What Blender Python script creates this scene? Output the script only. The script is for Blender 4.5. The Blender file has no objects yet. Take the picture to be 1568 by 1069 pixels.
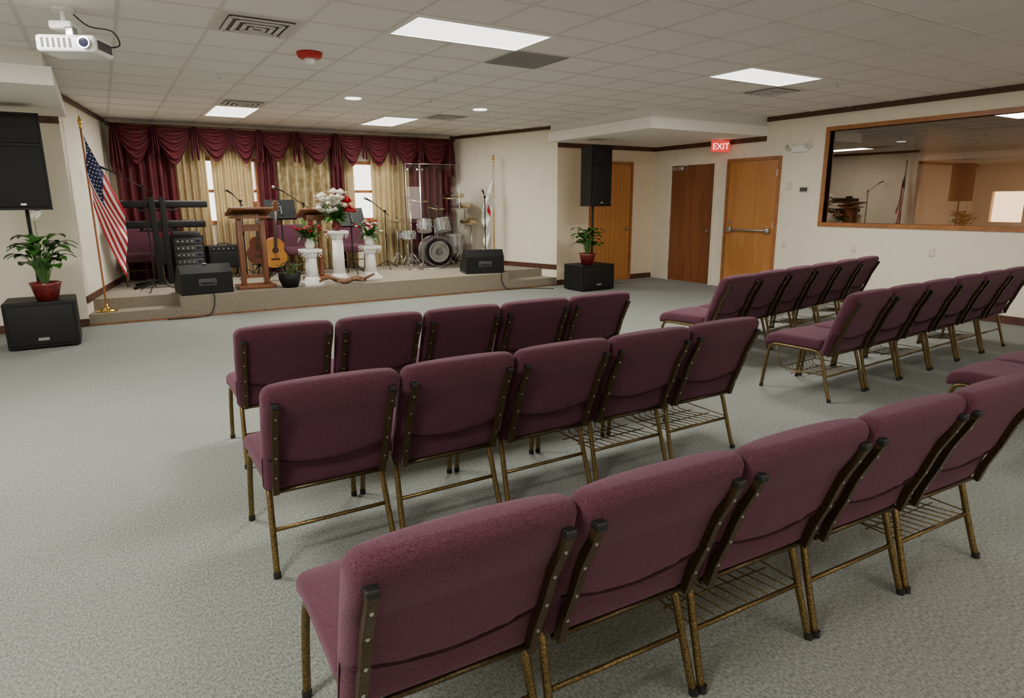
import bpy, bmesh, math, random
from mathutils import Vector, Matrix
random.seed(7)
scene=bpy.context.scene
H=2.9      # ceiling
XR=9.62    # right wall
YF=10.0    # front wall plane
YB=12.8    # stage back wall
XL=-3.8
YR=-3.2
ST=0.30    # stage height

# ------------------------------------------------------------------ materials
def mat(name,col,rough=.6,metal=0.,var=0.,scale=50.,bump=0.,bscale=None,emit=None,es=0.,trans=0.,sheen=0.,spec=.5,col2=None,detail=3.,wave=None,coat=0.):
    m=bpy.data.materials.new(name); m.use_nodes=True
    nt=m.node_tree; n=nt.nodes; p=n['Principled BSDF']
    p.inputs['Roughness'].default_value=rough; p.inputs['Metallic'].default_value=metal
    p.inputs['Specular IOR Level'].default_value=spec
    p.inputs['Coat Weight'].default_value=coat
    c=(*col,1)
    p.inputs['Base Color'].default_value=c
    if sheen:
        p.inputs['Sheen Weight'].default_value=sheen
        p.inputs['Sheen Roughness'].default_value=.45
        p.inputs['Sheen Tint'].default_value=(min(1,col[0]*3+.3),min(1,col[1]*3+.25),min(1,col[2]*3+.3),1)
    tc=n.new('ShaderNodeTexCoord')
    if var or col2:
        if wave:
            t=n.new('ShaderNodeTexWave'); t.inputs['Scale'].default_value=scale; t.inputs['Distortion'].default_value=wave
            t.inputs['Detail'].default_value=3; t.inputs['Detail Scale'].default_value=1.2
            mp=n.new('ShaderNodeMapping'); mp.inputs['Scale'].default_value=(1,1,.12)
            nt.links.new(tc.outputs['Object'],mp.inputs[0]); nt.links.new(mp.outputs[0],t.inputs[0]); fac=t.outputs['Fac']
        else:
            t=n.new('ShaderNodeTexNoise'); t.inputs['Scale'].default_value=scale; t.inputs['Detail'].default_value=detail
            nt.links.new(tc.outputs['Object'],t.inputs[0]); fac=t.outputs['Fac']
        r=n.new('ShaderNodeValToRGB'); r.color_ramp.elements[0].position=.35; r.color_ramp.elements[1].position=.65
        if col2: a,b=c,(*col2,1)
        else: a=tuple(x*(1-var) for x in col)+(1,); b=tuple(min(1,x*(1+var)) for x in col)+(1,)
        r.color_ramp.elements[0].color=a; r.color_ramp.elements[1].color=b
        nt.links.new(fac,r.inputs[0]); nt.links.new(r.outputs[0],p.inputs['Base Color'])
    if bump:
        t2=n.new('ShaderNodeTexNoise'); t2.inputs['Scale'].default_value=bscale or scale; t2.inputs['Detail'].default_value=2
        nt.links.new(tc.outputs['Object'],t2.inputs[0])
        bp=n.new('ShaderNodeBump'); bp.inputs['Strength'].default_value=bump; bp.inputs['Distance'].default_value=.01
        nt.links.new(t2.outputs['Fac'],bp.inputs['Height']); nt.links.new(bp.outputs[0],p.inputs['Normal'])
    if emit: 
        p.inputs['Emission Color'].default_value=(*emit,1); p.inputs['Emission Strength'].default_value=es
    if trans:
        out=n['Material Output']; tr=n.new('ShaderNodeBsdfTranslucent'); mx=n.new('ShaderNodeMixShader')
        tr.inputs[0].default_value=c; mx.inputs[0].default_value=trans
        nt.links.new(p.outputs[0],mx.inputs[1]); nt.links.new(tr.outputs[0],mx.inputs[2]); nt.links.new(mx.outputs[0],out.inputs[0])
    return m
def glassmat(name,tint,refl,rough=.0,ior=1.5):
    m=bpy.data.materials.new(name); m.use_nodes=True; nt=m.node_tree; n=nt.nodes; n.remove(n['Principled BSDF'])
    out=n['Material Output']; t=n.new('ShaderNodeBsdfTransparent'); g=n.new('ShaderNodeBsdfGlossy'); mx=n.new('ShaderNodeMixShader')
    fr=n.new('ShaderNodeFresnel'); fr.inputs[0].default_value=ior
    ad=n.new('ShaderNodeMath'); ad.operation='ADD'; ad.inputs[1].default_value=refl
    t.inputs[0].default_value=(*tint,1); g.inputs['Roughness'].default_value=rough; g.inputs[0].default_value=(1,1,1,1)
    nt.links.new(fr.outputs[0],ad.inputs[0]); nt.links.new(ad.outputs[0],mx.inputs[0])
    nt.links.new(t.outputs[0],mx.inputs[1]); nt.links.new(g.outputs[0],mx.inputs[2]); nt.links.new(mx.outputs[0],out.inputs[0])
    return m

M_wall=mat('wall_paint',(.84,.78,.645),.85,var=.02,scale=6,bump=.06,bscale=300)
M_wall2=mat('wall_paint_warm',(.83,.695,.51),.85,var=.02,scale=6,bump=.06,bscale=300)
M_ceil=mat('ceiling_tile',(.80,.79,.74),.9,var=.04,scale=180,bump=.1,bscale=250)
M_grid=mat('ceiling_tbar',(.64,.63,.59),.5)
M_soff=mat('soffit_paint',(.90,.88,.82),.8)
M_trim=mat('dark_wood_trim',(.085,.03,.015),.45,var=.3,scale=12)
M_oaktrim=mat('oak_trim',(.34,.13,.038),.4,var=.15,scale=9)
M_nose=mat('stage_base_wood',(.22,.09,.035),.5,var=.2,scale=7)
M_oak=mat('oak_door',(.46,.19,.045),.35,col2=(.52,.22,.06),scale=3,wave=6,coat=.2)
M_dark=mat('walnut_door',(.19,.062,.02),.35,col2=(.23,.08,.028),scale=3,wave=6,coat=.2)
M_wood=mat('lectern_wood',(.17,.055,.02),.35,col2=(.235,.08,.03),scale=6,wave=5,coat=.2)
M_black=mat('black_plastic',(.006,.006,.006),.55,spec=.3)
M_grille=mat('black_grille',(.008,.008,.008),.55,var=.6,scale=500,bump=.2,bscale=500,spec=.3)
M_grey=mat('grey_plastic',(.05,.05,.05),.5)
M_chrome=mat('chrome',(.75,.75,.77),.15,1)
M_steel=mat('brushed_steel',(.55,.55,.55),.3,1)
M_white=mat('white_plaster',(.88,.87,.84),.5,bump=.05,bscale=80)
M_wplast=mat('white_plastic',(.85,.85,.83),.35)
M_ivory=mat('ivory_plastic',(.72,.66,.52),.4)
M_fab=mat('wine_fabric',(.056,.015,.028),.9,col2=(.115,.038,.060),scale=240,bump=.5,bscale=420,sheen=.42,spec=.2)
M_seam=mat('wine_fabric_piping',(.03,.007,.014),.8,spec=.2)
M_gold=mat('gold_vein_frame',(.06,.040,.015),.3,.7,col2=(.26,.175,.06),scale=220,bump=.15,bscale=200)
M_upr=mat('dark_bronze_bar',(.03,.021,.010),.3,.6,col2=(.12,.08,.032),scale=240)
M_cap=mat('black_cap',(.008,.008,.008),.5)
M_red=mat('burgundy_drape',(.070,.004,.009),.65,col2=(.115,.008,.016),scale=9,trans=.08,sheen=.12)
M_gdrape=mat('gold_sheer_drape',(.50,.385,.20),.7,col2=(.66,.53,.31),scale=14,trans=.45)
M_damask=mat('damask_drape',(.30,.215,.09),.6,col2=(.58,.46,.24),scale=11,detail=5,trans=.2)
M_leaf=mat('leaf_green',(.018,.085,.010),.35,col2=(.04,.15,.02),scale=20)
M_stem=mat('stem_green',(.07,.17,.04),.5)
M_pot=mat('maroon_foil_pot',(.13,.012,.012),.3,var=.3,scale=20)
M_soil=mat('soil',(.03,.02,.012),.9,bump=.5)
M_petw=mat('white_petal',(.9,.88,.80),.5)
M_petr=mat('red_petal',(.42,.008,.02),.5)
M_petp=mat('pink_petal',(.65,.13,.18),.5)
M_fred=mat('flag_red',(.50,.006,.02),.7)
M_fwhite=mat('flag_white',(.85,.83,.80),.7)
M_fblue=mat('flag_blue',(.008,.014,.09),.7)
M_brass=mat('brass',(.65,.43,.12),.25,1)
M_spruce=mat('guitar_spruce',(.68,.30,.05),.25,var=.12,scale=6,coat=.4)
M_rose=mat('guitar_fretboard',(.05,.025,.015),.4)
M_keysw=mat('piano_keys',(.8,.79,.74),.3)
M_drumhead=mat('drum_head',(.80,.79,.75),.5)
M_shell=mat('drum_shell',(.45,.45,.46),.25,.6)
M_cym=mat('cymbal_bronze',(.60,.50,.30),.25,1,var=.15,scale=30)
M_drift=mat('driftwood',(.17,.085,.04),.7,var=.4,scale=18,bump=.5)
M_reddev=mat('red_alarm',(.45,.01,.01),.35)
M_exitb=mat('exit_body',(.5,.02,.015),.4,emit=(1,.05,.04),es=.8)
M_exw=mat('exit_face',(.8,.75,.7),.4,emit=(1,.8,.75),es=1.8)
M_vent=mat('vent_metal',(.60,.58,.54),.5)
M_ventd=mat('vent_dark',(.16,.155,.15),.8)
M_return=mat('return_grille',(.33,.33,.32),.6,var=.2,scale=300)
M_lamp=mat('lamp_diffuser',(.9,.9,.9),.4,emit=(1,.97,.9),es=3)
M_lens=mat('lens',(.02,.02,.05),.05,spec=.8)
M_acr=glassmat('clear_acrylic',(.97,.975,.975),.02,ior=1.25)
M_tint=glassmat('observation_glass',(.86,.74,.60),.12)
M_pane=glassmat('window_glass',(.95,.97,1),.0)
M_green=mat('green_book',(.1,.35,.15),.5)
M_paper=mat('paper',(.75,.74,.70),.6)

def carpet(name,c1,c2):
    m=bpy.data.materials.new(name); m.use_nodes=True; nt=m.node_tree; n=nt.nodes; p=n['Principled BSDF']
    tc=n.new('ShaderNodeTexCoord')
    t=n.new('ShaderNodeTexNoise'); t.inputs['Scale'].default_value=115; t.inputs['Detail'].default_value=4; t.inputs['Roughness'].default_value=.75
    mp=n.new('ShaderNodeMapping'); mp.inputs['Scale'].default_value=(1,.55,1)
    nt.links.new(tc.outputs['Object'],mp.inputs[0]); nt.links.new(mp.outputs[0],t.inputs[0])
    v=n.new('ShaderNodeTexNoise'); v.inputs['Scale'].default_value=1.1; v.inputs['Detail'].default_value=5
    nt.links.new(tc.outputs['Object'],v.inputs[0])
    r=n.new('ShaderNodeValToRGB'); r.color_ramp.elements[0].position=.36; r.color_ramp.elements[1].position=.64
    r.color_ramp.elements[0].color=(*c1,1); r.color_ramp.elements[1].color=(*c2,1)
    nt.links.new(t.outputs['Fac'],r.inputs[0])
    mx=n.new('ShaderNodeMix'); mx.data_type='RGBA'; mx.blend_type='MULTIPLY'; mx.inputs[0].default_value=.2
    nt.links.new(r.outputs[0],mx.inputs[6]); nt.links.new(v.outputs['Fac'],mx.inputs[7]); nt.links.new(mx.outputs[2],p.inputs['Base Color'])
    bp=n.new('ShaderNodeBump'); bp.inputs['Strength'].default_value=.4; bp.inputs['Distance'].default_value=.006
    nt.links.new(t.outputs['Fac'],bp.inputs['Height']); nt.links.new(bp.outputs[0],p.inputs['Normal'])
    p.inputs['Roughness'].default_value=.95; p.inputs['Specular IOR Level'].default_value=.15
    p.inputs['Sheen Weight'].default_value=.1
    return m
M_carpet=carpet('grey_carpet',(.120,.131,.117),(.330,.345,.312))
M_stage=carpet('stage_carpet',(.20,.165,.12),(.36,.315,.24))

# ------------------------------------------------------------------ builder
class B:
    def __init__(s): s.v=[];s.f=[];s.mi=[];s.sm=[];s.mats=[]
    def add(s,vs,fs,m,smooth=True,M=None):
        if m not in s.mats: s.mats.append(m)
        k=s.mats.index(m); o=len(s.v)
        for v in vs:
            v=Vector(v); s.v.append(M@v if M else v)
        for f in fs: s.f.append([i+o for i in f]); s.mi.append(k); s.sm.append(smooth)
    def box(s,lo,hi,m,M=None):
        x0,y0,z0=lo;x1,y1,z1=hi
        vs=[(x0,y0,z0),(x1,y0,z0),(x1,y1,z0),(x0,y1,z0),(x0,y0,z1),(x1,y0,z1),(x1,y1,z1),(x0,y1,z1)]
        s.add(vs,[(3,2,1,0),(4,5,6,7),(0,1,5,4),(1,2,6,5),(2,3,7,6),(3,0,4,7)],m,False,M)
    def rbox(s,lo,hi,r,m,seg=2,div=(1,1,1),deform=None,M=None,smooth=True):
        c=[(a+b)/2 for a,b in zip(lo,hi)]; h=[(b-a)/2 for a,b in zip(lo,hi)]
        r=min(r,*[x*.999 for x in h])
        co=[]
        for a in range(3):
            L=[-h[a]+r*i/seg for i in range(seg+1)]
            n=div[a]; L+=[-h[a]+r+(2*h[a]-2*r)*i/n for i in range(1,n)]
            L+=[h[a]-r+r*i/seg for i in range(seg+1)]
            co.append(L)
        d={};vs=[];fs=[]
        def V(p):
            k=tuple(round(x,6) for x in p)
            if k not in d:
                inn=[max(-(h[a]-r),min(h[a]-r,p[a])) for a in range(3)]
                dd=Vector([p[a]-inn[a] for a in range(3)])
                q=Vector(inn)+dd.normalized()*r+Vector(c)
                if deform: q=Vector(deform(q))
                d[k]=len(vs); vs.append(q)
            return d[k]
        for ax in range(3):
            a,b=(ax+1)%3,(ax+2)%3
            for sg in (-1,1):
                for i in range(len(co[a])-1):
                    for j in range(len(co[b])-1):
                        q=[]
                        for (ii,jj) in ((i,j),(i+1,j),(i+1,j+1),(i,j+1)):
                            p=[0,0,0];p[ax]=sg*h[ax];p[a]=co[a][ii];p[b]=co[b][jj];q.append(V(p))
                        if len(set(q))==4: fs.append(q if sg>0 else q[::-1])
        s.add(vs,fs,m,smooth,M)
    def tube(s,pts,r,m,n=8,caps=True,flat=1.,up=None,smooth=True,M=None,closed=False):
        pts=[Vector(p) for p in pts]; N=len(pts)
        rs=r if isinstance(r,(list,tuple)) else [r]*N
        vs=[];fs=[]; u=None
        for i,p in enumerate(pts):
            if closed: t=pts[(i+1)%N]-pts[i-1]
            else: t=(pts[min(i+1,N-1)]-pts[max(i-1,0)])
            t.normalize()
            if u is None:
                a=Vector(up) if up else (Vector((0,0,1)) if abs(t.z)<.9 else Vector((0,1,0)))
                u=(a-t*a.dot(t)).normalized()
            else: u=(u-t*u.dot(t)).normalized()
            w=t.cross(u)
            for k in range(n):
                an=2*math.pi*(k+.5)/n
                vs.append(p+u*math.cos(an)*rs[i]*flat+w*math.sin(an)*rs[i])
        for i in range(N if closed else N-1):
            j=(i+1)%N
            for k in range(n):
                fs.append((i*n+k,i*n+(k+1)%n,j*n+(k+1)%n,j*n+k))
        if caps and not closed:
            fs.append(tuple(range(n))[::-1]); fs.append(tuple((N-1)*n+k for k in range(n)))
        s.add(vs,fs,m,smooth,M)
    def cyl(s,p0,p1,r,m,n=16,r1=None,M=None):
        r1=r if r1 is None else r1
        p0=Vector(p0);p1=Vector(p1);t=(p1-p0).normalized()
        a=Vector((0,0,1)) if abs(t.z)<.9 else Vector((1,0,0)); u=(a-t*a.dot(t)).normalized(); w=t.cross(u)
        c=[(math.cos(2*math.pi*k/n),math.sin(2*math.pi*k/n)) for k in range(n)]
        A=[p0+(u*x+w*y)*r for x,y in c]; Bq=[p1+(u*x+w*y)*r1 for x,y in c]
        s.add(A+Bq,[(k,(k+1)%n,n+(k+1)%n,n+k) for k in range(n)],m,True,M)
        s.add(A,[tuple(range(n))[::-1]],m,False,M); s.add(Bq,[tuple(range(n))],m,False,M)
    def lathe(s,prof,m,c=(0,0,0),n=20,M=None,flute=0,sq=False):
        vs=[];fs=[]
        for r,z in prof:
            for k in range(n):
                a=2*math.pi*k/n; rr=r*(1-(flute if k%2 else 0))
                vs.append((c[0]+rr*math.cos(a),c[1]+rr*math.sin(a),c[2]+z))
        for i in range(len(prof)-1):
            for k in range(n): fs.append((i*n+k,i*n+(k+1)%n,(i+1)*n+(k+1)%n,(i+1)*n+k))
        fs.append(tuple(range(n))[::-1]); fs.append(tuple((len(prof)-1)*n+k for k in range(n)))
        s.add(vs,fs,m,True,M)
    def sph(s,c,r,m,sc=(1,1,1),n=10,M=None):
        prof=[(math.sin(math.pi*i/n)*r,-math.cos(math.pi*i/n)*r) for i in range(n+1)]
        vs=[];fs=[];k2=n+4
        for rr,z in prof:
            for k in range(k2):
                a=2*math.pi*k/k2; vs.append((c[0]+max(rr,1e-4)*math.cos(a)*sc[0],c[1]+max(rr,1e-4)*math.sin(a)*sc[1],c[2]+z*sc[2]))
        for i in range(n):
            for k in range(k2): fs.append((i*k2+k,i*k2+(k+1)%k2,(i+1)*k2+(k+1)%k2,(i+1)*k2+k))
        s.add(vs,fs,m,True,M)
    def grid(s,fn,nu,nv,m,smooth=True,matfn=None,M=None):
        vs=[fn(i/nu,j/nv) for i in range(nu+1) for j in range(nv+1)]
        g={}
        for i in range(nu):
            for j in range(nv):
                mm=matfn((i+.5)/nu,(j+.5)/nv) if matfn else m
                g.setdefault(mm,[]).append((i*(nv+1)+j,(i+1)*(nv+1)+j,(i+1)*(nv+1)+j+1,i*(nv+1)+j+1))
        for mm,fs in g.items():
            s.add(vs,fs,mm,smooth,M)
    def prism(s,prof,x0,x1,m,M=None):
        n=len(prof)
        vs=[(x0,y,z) for y,z in prof]+[(x1,y,z) for y,z in prof]
        s.add(vs,[(k,(k+1)%n,n+(k+1)%n,n+k) for k in range(n)]+[tuple(range(n))[::-1],tuple(range(n,2*n))],m,False,M)
    def mesh(s,name,clean=True):
        me=bpy.data.meshes.new(name); me.from_pydata([tuple(v) for v in s.v],[],s.f)
        for m in s.mats: me.materials.append(m)
        me.polygons.foreach_set('material_index',s.mi); me.polygons.foreach_set('use_smooth',s.sm)
        bm=bmesh.new(); bm.from_mesh(me)
        loose=[v for v in bm.verts if not v.link_faces]
        if loose: bmesh.ops.delete(bm,geom=loose,context='VERTS')
        if clean: bmesh.ops.recalc_face_normals(bm,faces=bm.faces)
        bm.to_mesh(me); bm.free(); me.update()
        return me
    def obj(s,name,loc=(0,0,0),rz=0.,clean=True):
        return put(s.mesh(name,clean),name,loc,rz)
def put(me,name,loc=(0,0,0),rz=0.):
    o=bpy.data.objects.new(name,me); scene.collection.objects.link(o); o.location=loc; o.rotation_euler=(0,0,rz); return o
def smoothpath(pts,k=4):
    pts=[Vector(p) for p in pts]; out=[]
    for i in range(len(pts)-1):
        p0=pts[max(i-1,0)];p1=pts[i];p2=pts[i+1];p3=pts[min(i+2,len(pts)-1)]
        for j in range(k):
            t=j/k
            out.append(.5*((2*p1)+(p2-p0)*t+(2*p0-5*p1+4*p2-p3)*t*t+(3*p1-p0-3*p2+p3)*t**3))
    out.append(pts[-1]); return out

# ------------------------------------------------------------------ room shell
b=B(); b.box((XL-.1,YR-.1,-.1),(XR+4,YB+.3,0),M_carpet); b.obj('floor')
b=B(); b.box((XL-.1,YR-.1,H),(XR+.1,YB+.3,H+.1),M_ceil); b.obj('ceiling')
b=B()
x=2.13-.62*9
while x<XR-.05:
    if x>XL: b.box((x-.012,YR,H-.006),(x+.012,YB,H+.001),M_grid)
    x+=.62
y=4.73-.61*12
while y<YB-.05:
    if y>YR: b.box((XL,y-.012,H-.007),(XR,y+.012,H+.001),M_grid)
    y+=.61
b.obj('ceiling_grid')
wy0,wy1,wz0,wz1=1.9,6.24,1.21,2.58
b=B()
b.box((XR,YR,0),(XR+.12,YF+.12,wz0),M_wall); b.box((XR,YR,wz1),(XR+.12,YF+.12,H),M_wall)
b.box((XR,wy1,wz0),(XR+.12,YF+.12,wz1),M_wall); b.box((XR,YR,wz0),(XR+.12,wy0,wz1),M_wall)
b.obj('wall_right')
b=B(); t=.06
b.box((XR-.025,wy0-t,wz0-t),(XR+.13,wy1+t,wz0),M_oaktrim); b.box((XR-.025,wy0-t,wz1),(XR+.13,wy1+t,wz1+t),M_oaktrim)
b.box((XR-.025,wy1,wz0),(XR+.13,wy1+t,wz1),M_oaktrim); b.box((XR-.025,wy0-t,wz0),(XR+.13,wy0,wz1),M_oaktrim)
b.box((XR+.05,wy0,wz0),(XR+.056,wy1,wz1),M_tint)
b.obj('window_1')
# observed side room
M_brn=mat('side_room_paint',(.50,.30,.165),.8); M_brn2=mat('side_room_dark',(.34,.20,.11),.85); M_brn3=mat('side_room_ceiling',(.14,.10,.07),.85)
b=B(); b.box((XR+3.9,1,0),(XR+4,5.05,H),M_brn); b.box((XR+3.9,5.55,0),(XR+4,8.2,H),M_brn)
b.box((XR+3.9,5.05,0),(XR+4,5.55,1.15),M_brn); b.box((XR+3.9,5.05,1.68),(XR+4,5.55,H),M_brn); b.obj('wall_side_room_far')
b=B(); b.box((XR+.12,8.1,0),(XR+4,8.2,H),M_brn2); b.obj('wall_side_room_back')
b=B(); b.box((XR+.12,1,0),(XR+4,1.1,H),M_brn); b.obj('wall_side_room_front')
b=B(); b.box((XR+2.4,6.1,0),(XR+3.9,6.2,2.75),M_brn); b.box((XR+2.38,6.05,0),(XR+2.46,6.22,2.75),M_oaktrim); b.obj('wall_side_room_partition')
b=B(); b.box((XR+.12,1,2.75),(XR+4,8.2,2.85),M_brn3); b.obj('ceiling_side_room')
def fwall(name,x0,x1,m):
    b=B(); b.box((x0,YF,0),(x1,YF+.12,H),m); b.obj(name)
fwall('wall_front_right',7.2,XR,M_wall2)
fwall('wall_front_left',XL,-.3,M_wall)
def qwall(name,p,q,th,m=M_wall):
    p=Vector((*p,0));q=Vector((*q,0));d=(q-p).normalized();n=Vector((-d.y,d.x,0))*th
    vs=[p,q,q+n,p+n]; vs=vs+[v+Vector((0,0,H)) for v in vs]
    b=B(); b.add(vs,[(3,2,1,0),(4,5,6,7),(0,1,5,4),(1,2,6,5),(2,3,7,6),(3,0,4,7)],m,False); b.obj(name)
qwall('wall_stage_right',(6.45,YB),(7.2,YF),.12)
qwall('wall_stage_left',(-.3,YF),(.2,YB),.12)
wins=[(1.5,2.52,1.2,2.35),(4.12,5.1,1.2,2.35)]
b=B(); xs=[-.1,1.5,2.52,4.12,5.1,6.7]
b.box((xs[0],YB,0),(xs[5],YB+.12,1.2),M_wall); b.box((xs[0],YB,2.35),(xs[5],YB+.12,H),M_wall)
for a,c in ((0,1),(2,3),(4,5)): b.box((xs[a],YB,1.2),(xs[c],YB+.12,2.35),M_wall)
b.obj('wall_back')
for k,(a,c,z0,z1) in enumerate(wins):
    b=B(); t=.06
    b.box((a,YB-.03,z0),(c,YB+.12,z0+t),M_oaktrim); b.box((a,YB-.03,z1-t),(c,YB+.12,z1),M_oaktrim)
    b.box((a,YB-.03,z0+t),(a+t,YB+.12,z1-t),M_oaktrim); b.box((c-t,YB-.03,z0+t),(c,YB+.12,z1-t),M_oaktrim)
    zm=(z0+z1)/2; b.box((a+t,YB+.03,zm-.025),(c-t,YB+.07,zm+.025),M_oaktrim)
    b.box((a+t,YB+.04,z0+t),(c-t,YB+.045,zm-.025),M_pane); b.box((a+t,YB+.04,zm+.025),(c-t,YB+.045,z1-t),M_pane)
    b.obj('window_%d'%(k+2))
b=B(); b.box((XL-.12,YR,0),(XL,YF+.12,H),M_wall); b.obj('wall_left')
b=B(); b.box((XL,YR-.12,0),(XR,YR,.9),M_wall); b.box((XL,YR-.12,2.2),(XR,YR,H),M_wall)
for a,c in ((XL,.0),(1.4,2.0),(3.8,5.2),(7.2,XR)): b.box((a,YR-.12,.9),(c,YR,2.2),M_wall)
b.obj('wall_rear')
for nm,(x0,x1) in (('soffit_right',(6.98,XR)),('soffit_left',(XL,-.22))):
    b=B()
    if nm=='soffit_right':
        b.box((x0,7.38,2.6),(x1,YF,2.76),M_soff); b.box((x0+.06,7.44,2.76),(x1,YF,H),M_ceil)
    else:
        b.box((x0,7.45,2.6),(x1,YF,2.76),M_soff); b.box((x0,7.51,2.76),(x1-.06,YF,H),M_ceil)
    b.obj('trim_'+nm)
b=B()
b.box((XR-.03,YR,H-.075),(XR,7.38,H),M_trim)
b.box((XR-.03,7.38,2.52),(XR,YF,2.6),M_trim); b.box((7.2,YF-.03,2.52),(XR-.03,YF,2.6),M_trim)
b.box((XL,YF-.03,2.52),(-.3,YF,2.6),M_trim)
b.box((XL,YR,H-.075),(XL+.03,7.45,H),M_trim)
b.obj('trim_crown')
def strip(b,p,q,z0,z1,th,m):
    p=Vector((*p,0));q=Vector((*q,0));d=(q-p).normalized();n=Vector((d.y,-d.x,0))*th
    vs=[p,q,q+n,p+n]; vs=[v+Vector((0,0,z0)) for v in vs]+[v+Vector((0,0,z1)) for v in vs]
    b.add(vs,[(3,2,1,0),(4,5,6,7),(0,1,5,4),(1,2,6,5),(2,3,7,6),(3,0,4,7)],m,False)
b=B(); strip(b,(6.45,YB),(7.2,YF),H-.06,H,.03,M_trim); strip(b,(6.45,YB),(7.2,YF),ST,ST+.09,.015,M_trim); b.obj('trim_stage_right')
b=B(); strip(b,(-.3,YF),(.2,YB),H-.06,H,.03,M_trim); strip(b,(-.3,YF),(.2,YB),ST,ST+.09,.015,M_trim); b.obj('trim_stage_left')
b=B(); b.box((XR-.015,YR,0),(XR,6.98,.1),M_trim); b.obj('baseboard_right')
b=B(); b.box((7.2,YF-.015,0),(7.93,YF,.1),M_trim); b.box((9.05,YF-.015,0),(XR-.015,YF,.1),M_trim); b.obj('baseboard_front_right')
b=B(); b.box((XL,YF-.015,0),(-.3,YF,.1),M_trim); b.obj('baseboard_front_left')

def doorY(name,y0,y1,ztop,slab,frame,hw):
    b=B(); t=.055
    b.box((XR-.03,y0,0),(XR,y0+t,ztop),frame); b.box((XR-.03,y1-t,0),(XR,y1,ztop),frame); b.box((XR-.03,y0+t,ztop-t),(XR,y1-t,ztop),frame)
    b.box((XR-.016,y0+t+.004,.01),(XR-.001,y1-t-.004,ztop-t-.004),slab)
    if hw=='bar':
        b.rbox((XR-.085,y0+.12,1.03),(XR-.055,y1-.12,1.065),.01,M_steel)
        b.rbox((XR-.09,y0+.1,1.01),(XR-.015,y0+.2,1.085),.01,M_steel); b.rbox((XR-.09,y1-.2,1.0),(XR-.015,y1-.1,1.1),.01,M_steel)
        b.cyl((XR-.016,y1-.13,1.18),(XR-.05,y1-.13,1.18),.03,M_steel)
    else:
        b.rbox((XR-.075,y1-.38,ztop-.15),(XR-.016,y1-.12,ztop-.08),.008,M_steel)
        b.tube([(XR-.06,y1-.2,ztop-.09),(XR-.09,y1-.4,ztop-.08),(XR-.03,y1-.55,ztop-.05)],.009,M_steel)
        b.cyl((XR-.016,y0+.13,1.0),(XR-.06,y0+.13,1.0),.028,M_steel); 
    hy=(y0+t) if hw=='bar' else (y1-t)
    for z in (.25,1.1,1.95): b.cyl((XR-.034,hy,z),(XR-.034,hy,z+.1),.009,M_steel,8)
    b.obj(name)
doorY('door_1',8.38,9.55,2.27,M_dark,M_wall,'closer')
doorY('door_2',7.05,8.15,2.27,M_oak,M_oaktrim,'bar')
b=B(); t=.055; x0,x1,zt=7.95,9.03,2.30
b.box((x0,YF-.03,0),(x0+t,YF,zt),M_oaktrim); b.box((x1-t,YF-.03,0),(x1,YF,zt),M_oaktrim); b.box((x0+t,YF-.03,zt-t),(x1-t,YF,zt),M_oaktrim)
b.box((x0+t+.004,YF-.016,.01),(x1-t-.004,YF-.001,zt-t-.004),M_oak)
b.cyl((x1-.13,YF-.016,1.02),(x1-.13,YF-.05,1.02),.03,M_steel); b.rbox((x1-.24,YF-.07,1.01),(x1-.11,YF-.05,1.035),.008,M_steel)
b.obj('door_3')

# ------------------------------------------------------------------ stage
b=B()
def spoly(pts,z0,z1,m,b=b):
    n=len(pts); vs=[(x,y,z0) for x,y in pts]+[(x,y,z1) for x,y in pts]
    b.add(vs,[tuple(range(n))[::-1],tuple(range(n,2*n))]+[(k,(k+1)%n,n+(k+1)%n,n+k) for k in range(n)],m,False)
def wl(y): return -.3+.5*(y-YF)/(YB-YF)+.003
def wr(y): return 7.2-.75*(y-YF)/(YB-YF)-.003
sy=10.36
spoly([(.79,YF+.002),(6.14,YF+.002),(6.14,sy),(wr(sy),sy),(wr(YB),YB-.002),(wl(YB),YB-.002),(wl(sy),sy),(.79,sy)],0,ST,M_stage)
spoly([(wl(YF),YF+.002),(.788,YF+.002),(.788,sy-.002),(wl(sy),sy-.002)],0,ST/2,M_stage)
spoly([(6.142,YF+.002),(wr(YF),YF+.002),(wr(sy),sy-.002),(6.142,sy-.002)],0,ST/2,M_stage)
b.obj('stage_platform')
b=B(); b.box((-.29,YF-.012,0),(7.19,YF,.022),M_nose); b.obj('trim_stage_base')

# ------------------------------------------------------------------ ceiling fixtures
def troffer(x0,y0,x1,y1,power,vis=True):
    b=B(); z=H-.012
    for (a,c) in (((x0,y0),(x1,y0+.03)),((x0,y1-.03),(x1,y1)),((x0,y0+.03),(x0+.03,y1-.03)),((x1-.03,y0+.03),(x1,y1-.03))):
        b.box((*a,z-.006),(*c,H-.001),M_wplast)
    b.box((x0+.03,y0+.03,z),(x1-.03,y1-.03,H-.001),M_lamp)
    o=b.obj('ceiling_light_panel')
    l=bpy.data.lights.new('panel_lamp','AREA'); l.shape='RECTANGLE'; l.size=x1-x0-.06; l.size_y=y1-y0-.06; l.energy=power; l.color=(1,.965,.89)
    lo=bpy.data.objects.new('panel_lamp',l); scene.collection.objects.link(lo); lo.location=((x0+x1)/2,(y0+y1)/2,z-.004); lo.parent=o
P=116
troffer(2.13,4.73,3.37,5.34,P); troffer(5.85,4.73,7.09,5.34,P*.9)
troffer(1.51,10.22,2.13,11.44,P*.75); troffer(3.99,10.22,4.61,11.44,P*.75)
troffer(-1.59,4.73,-.35,5.34,P*1.2); troffer(-2.21,.46,-.97,1.07,P*1.3); troffer(2.13,-.76,3.37,-.15,P*.1); troffer(5.85,.46,7.09,1.07,P*.2)
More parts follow.
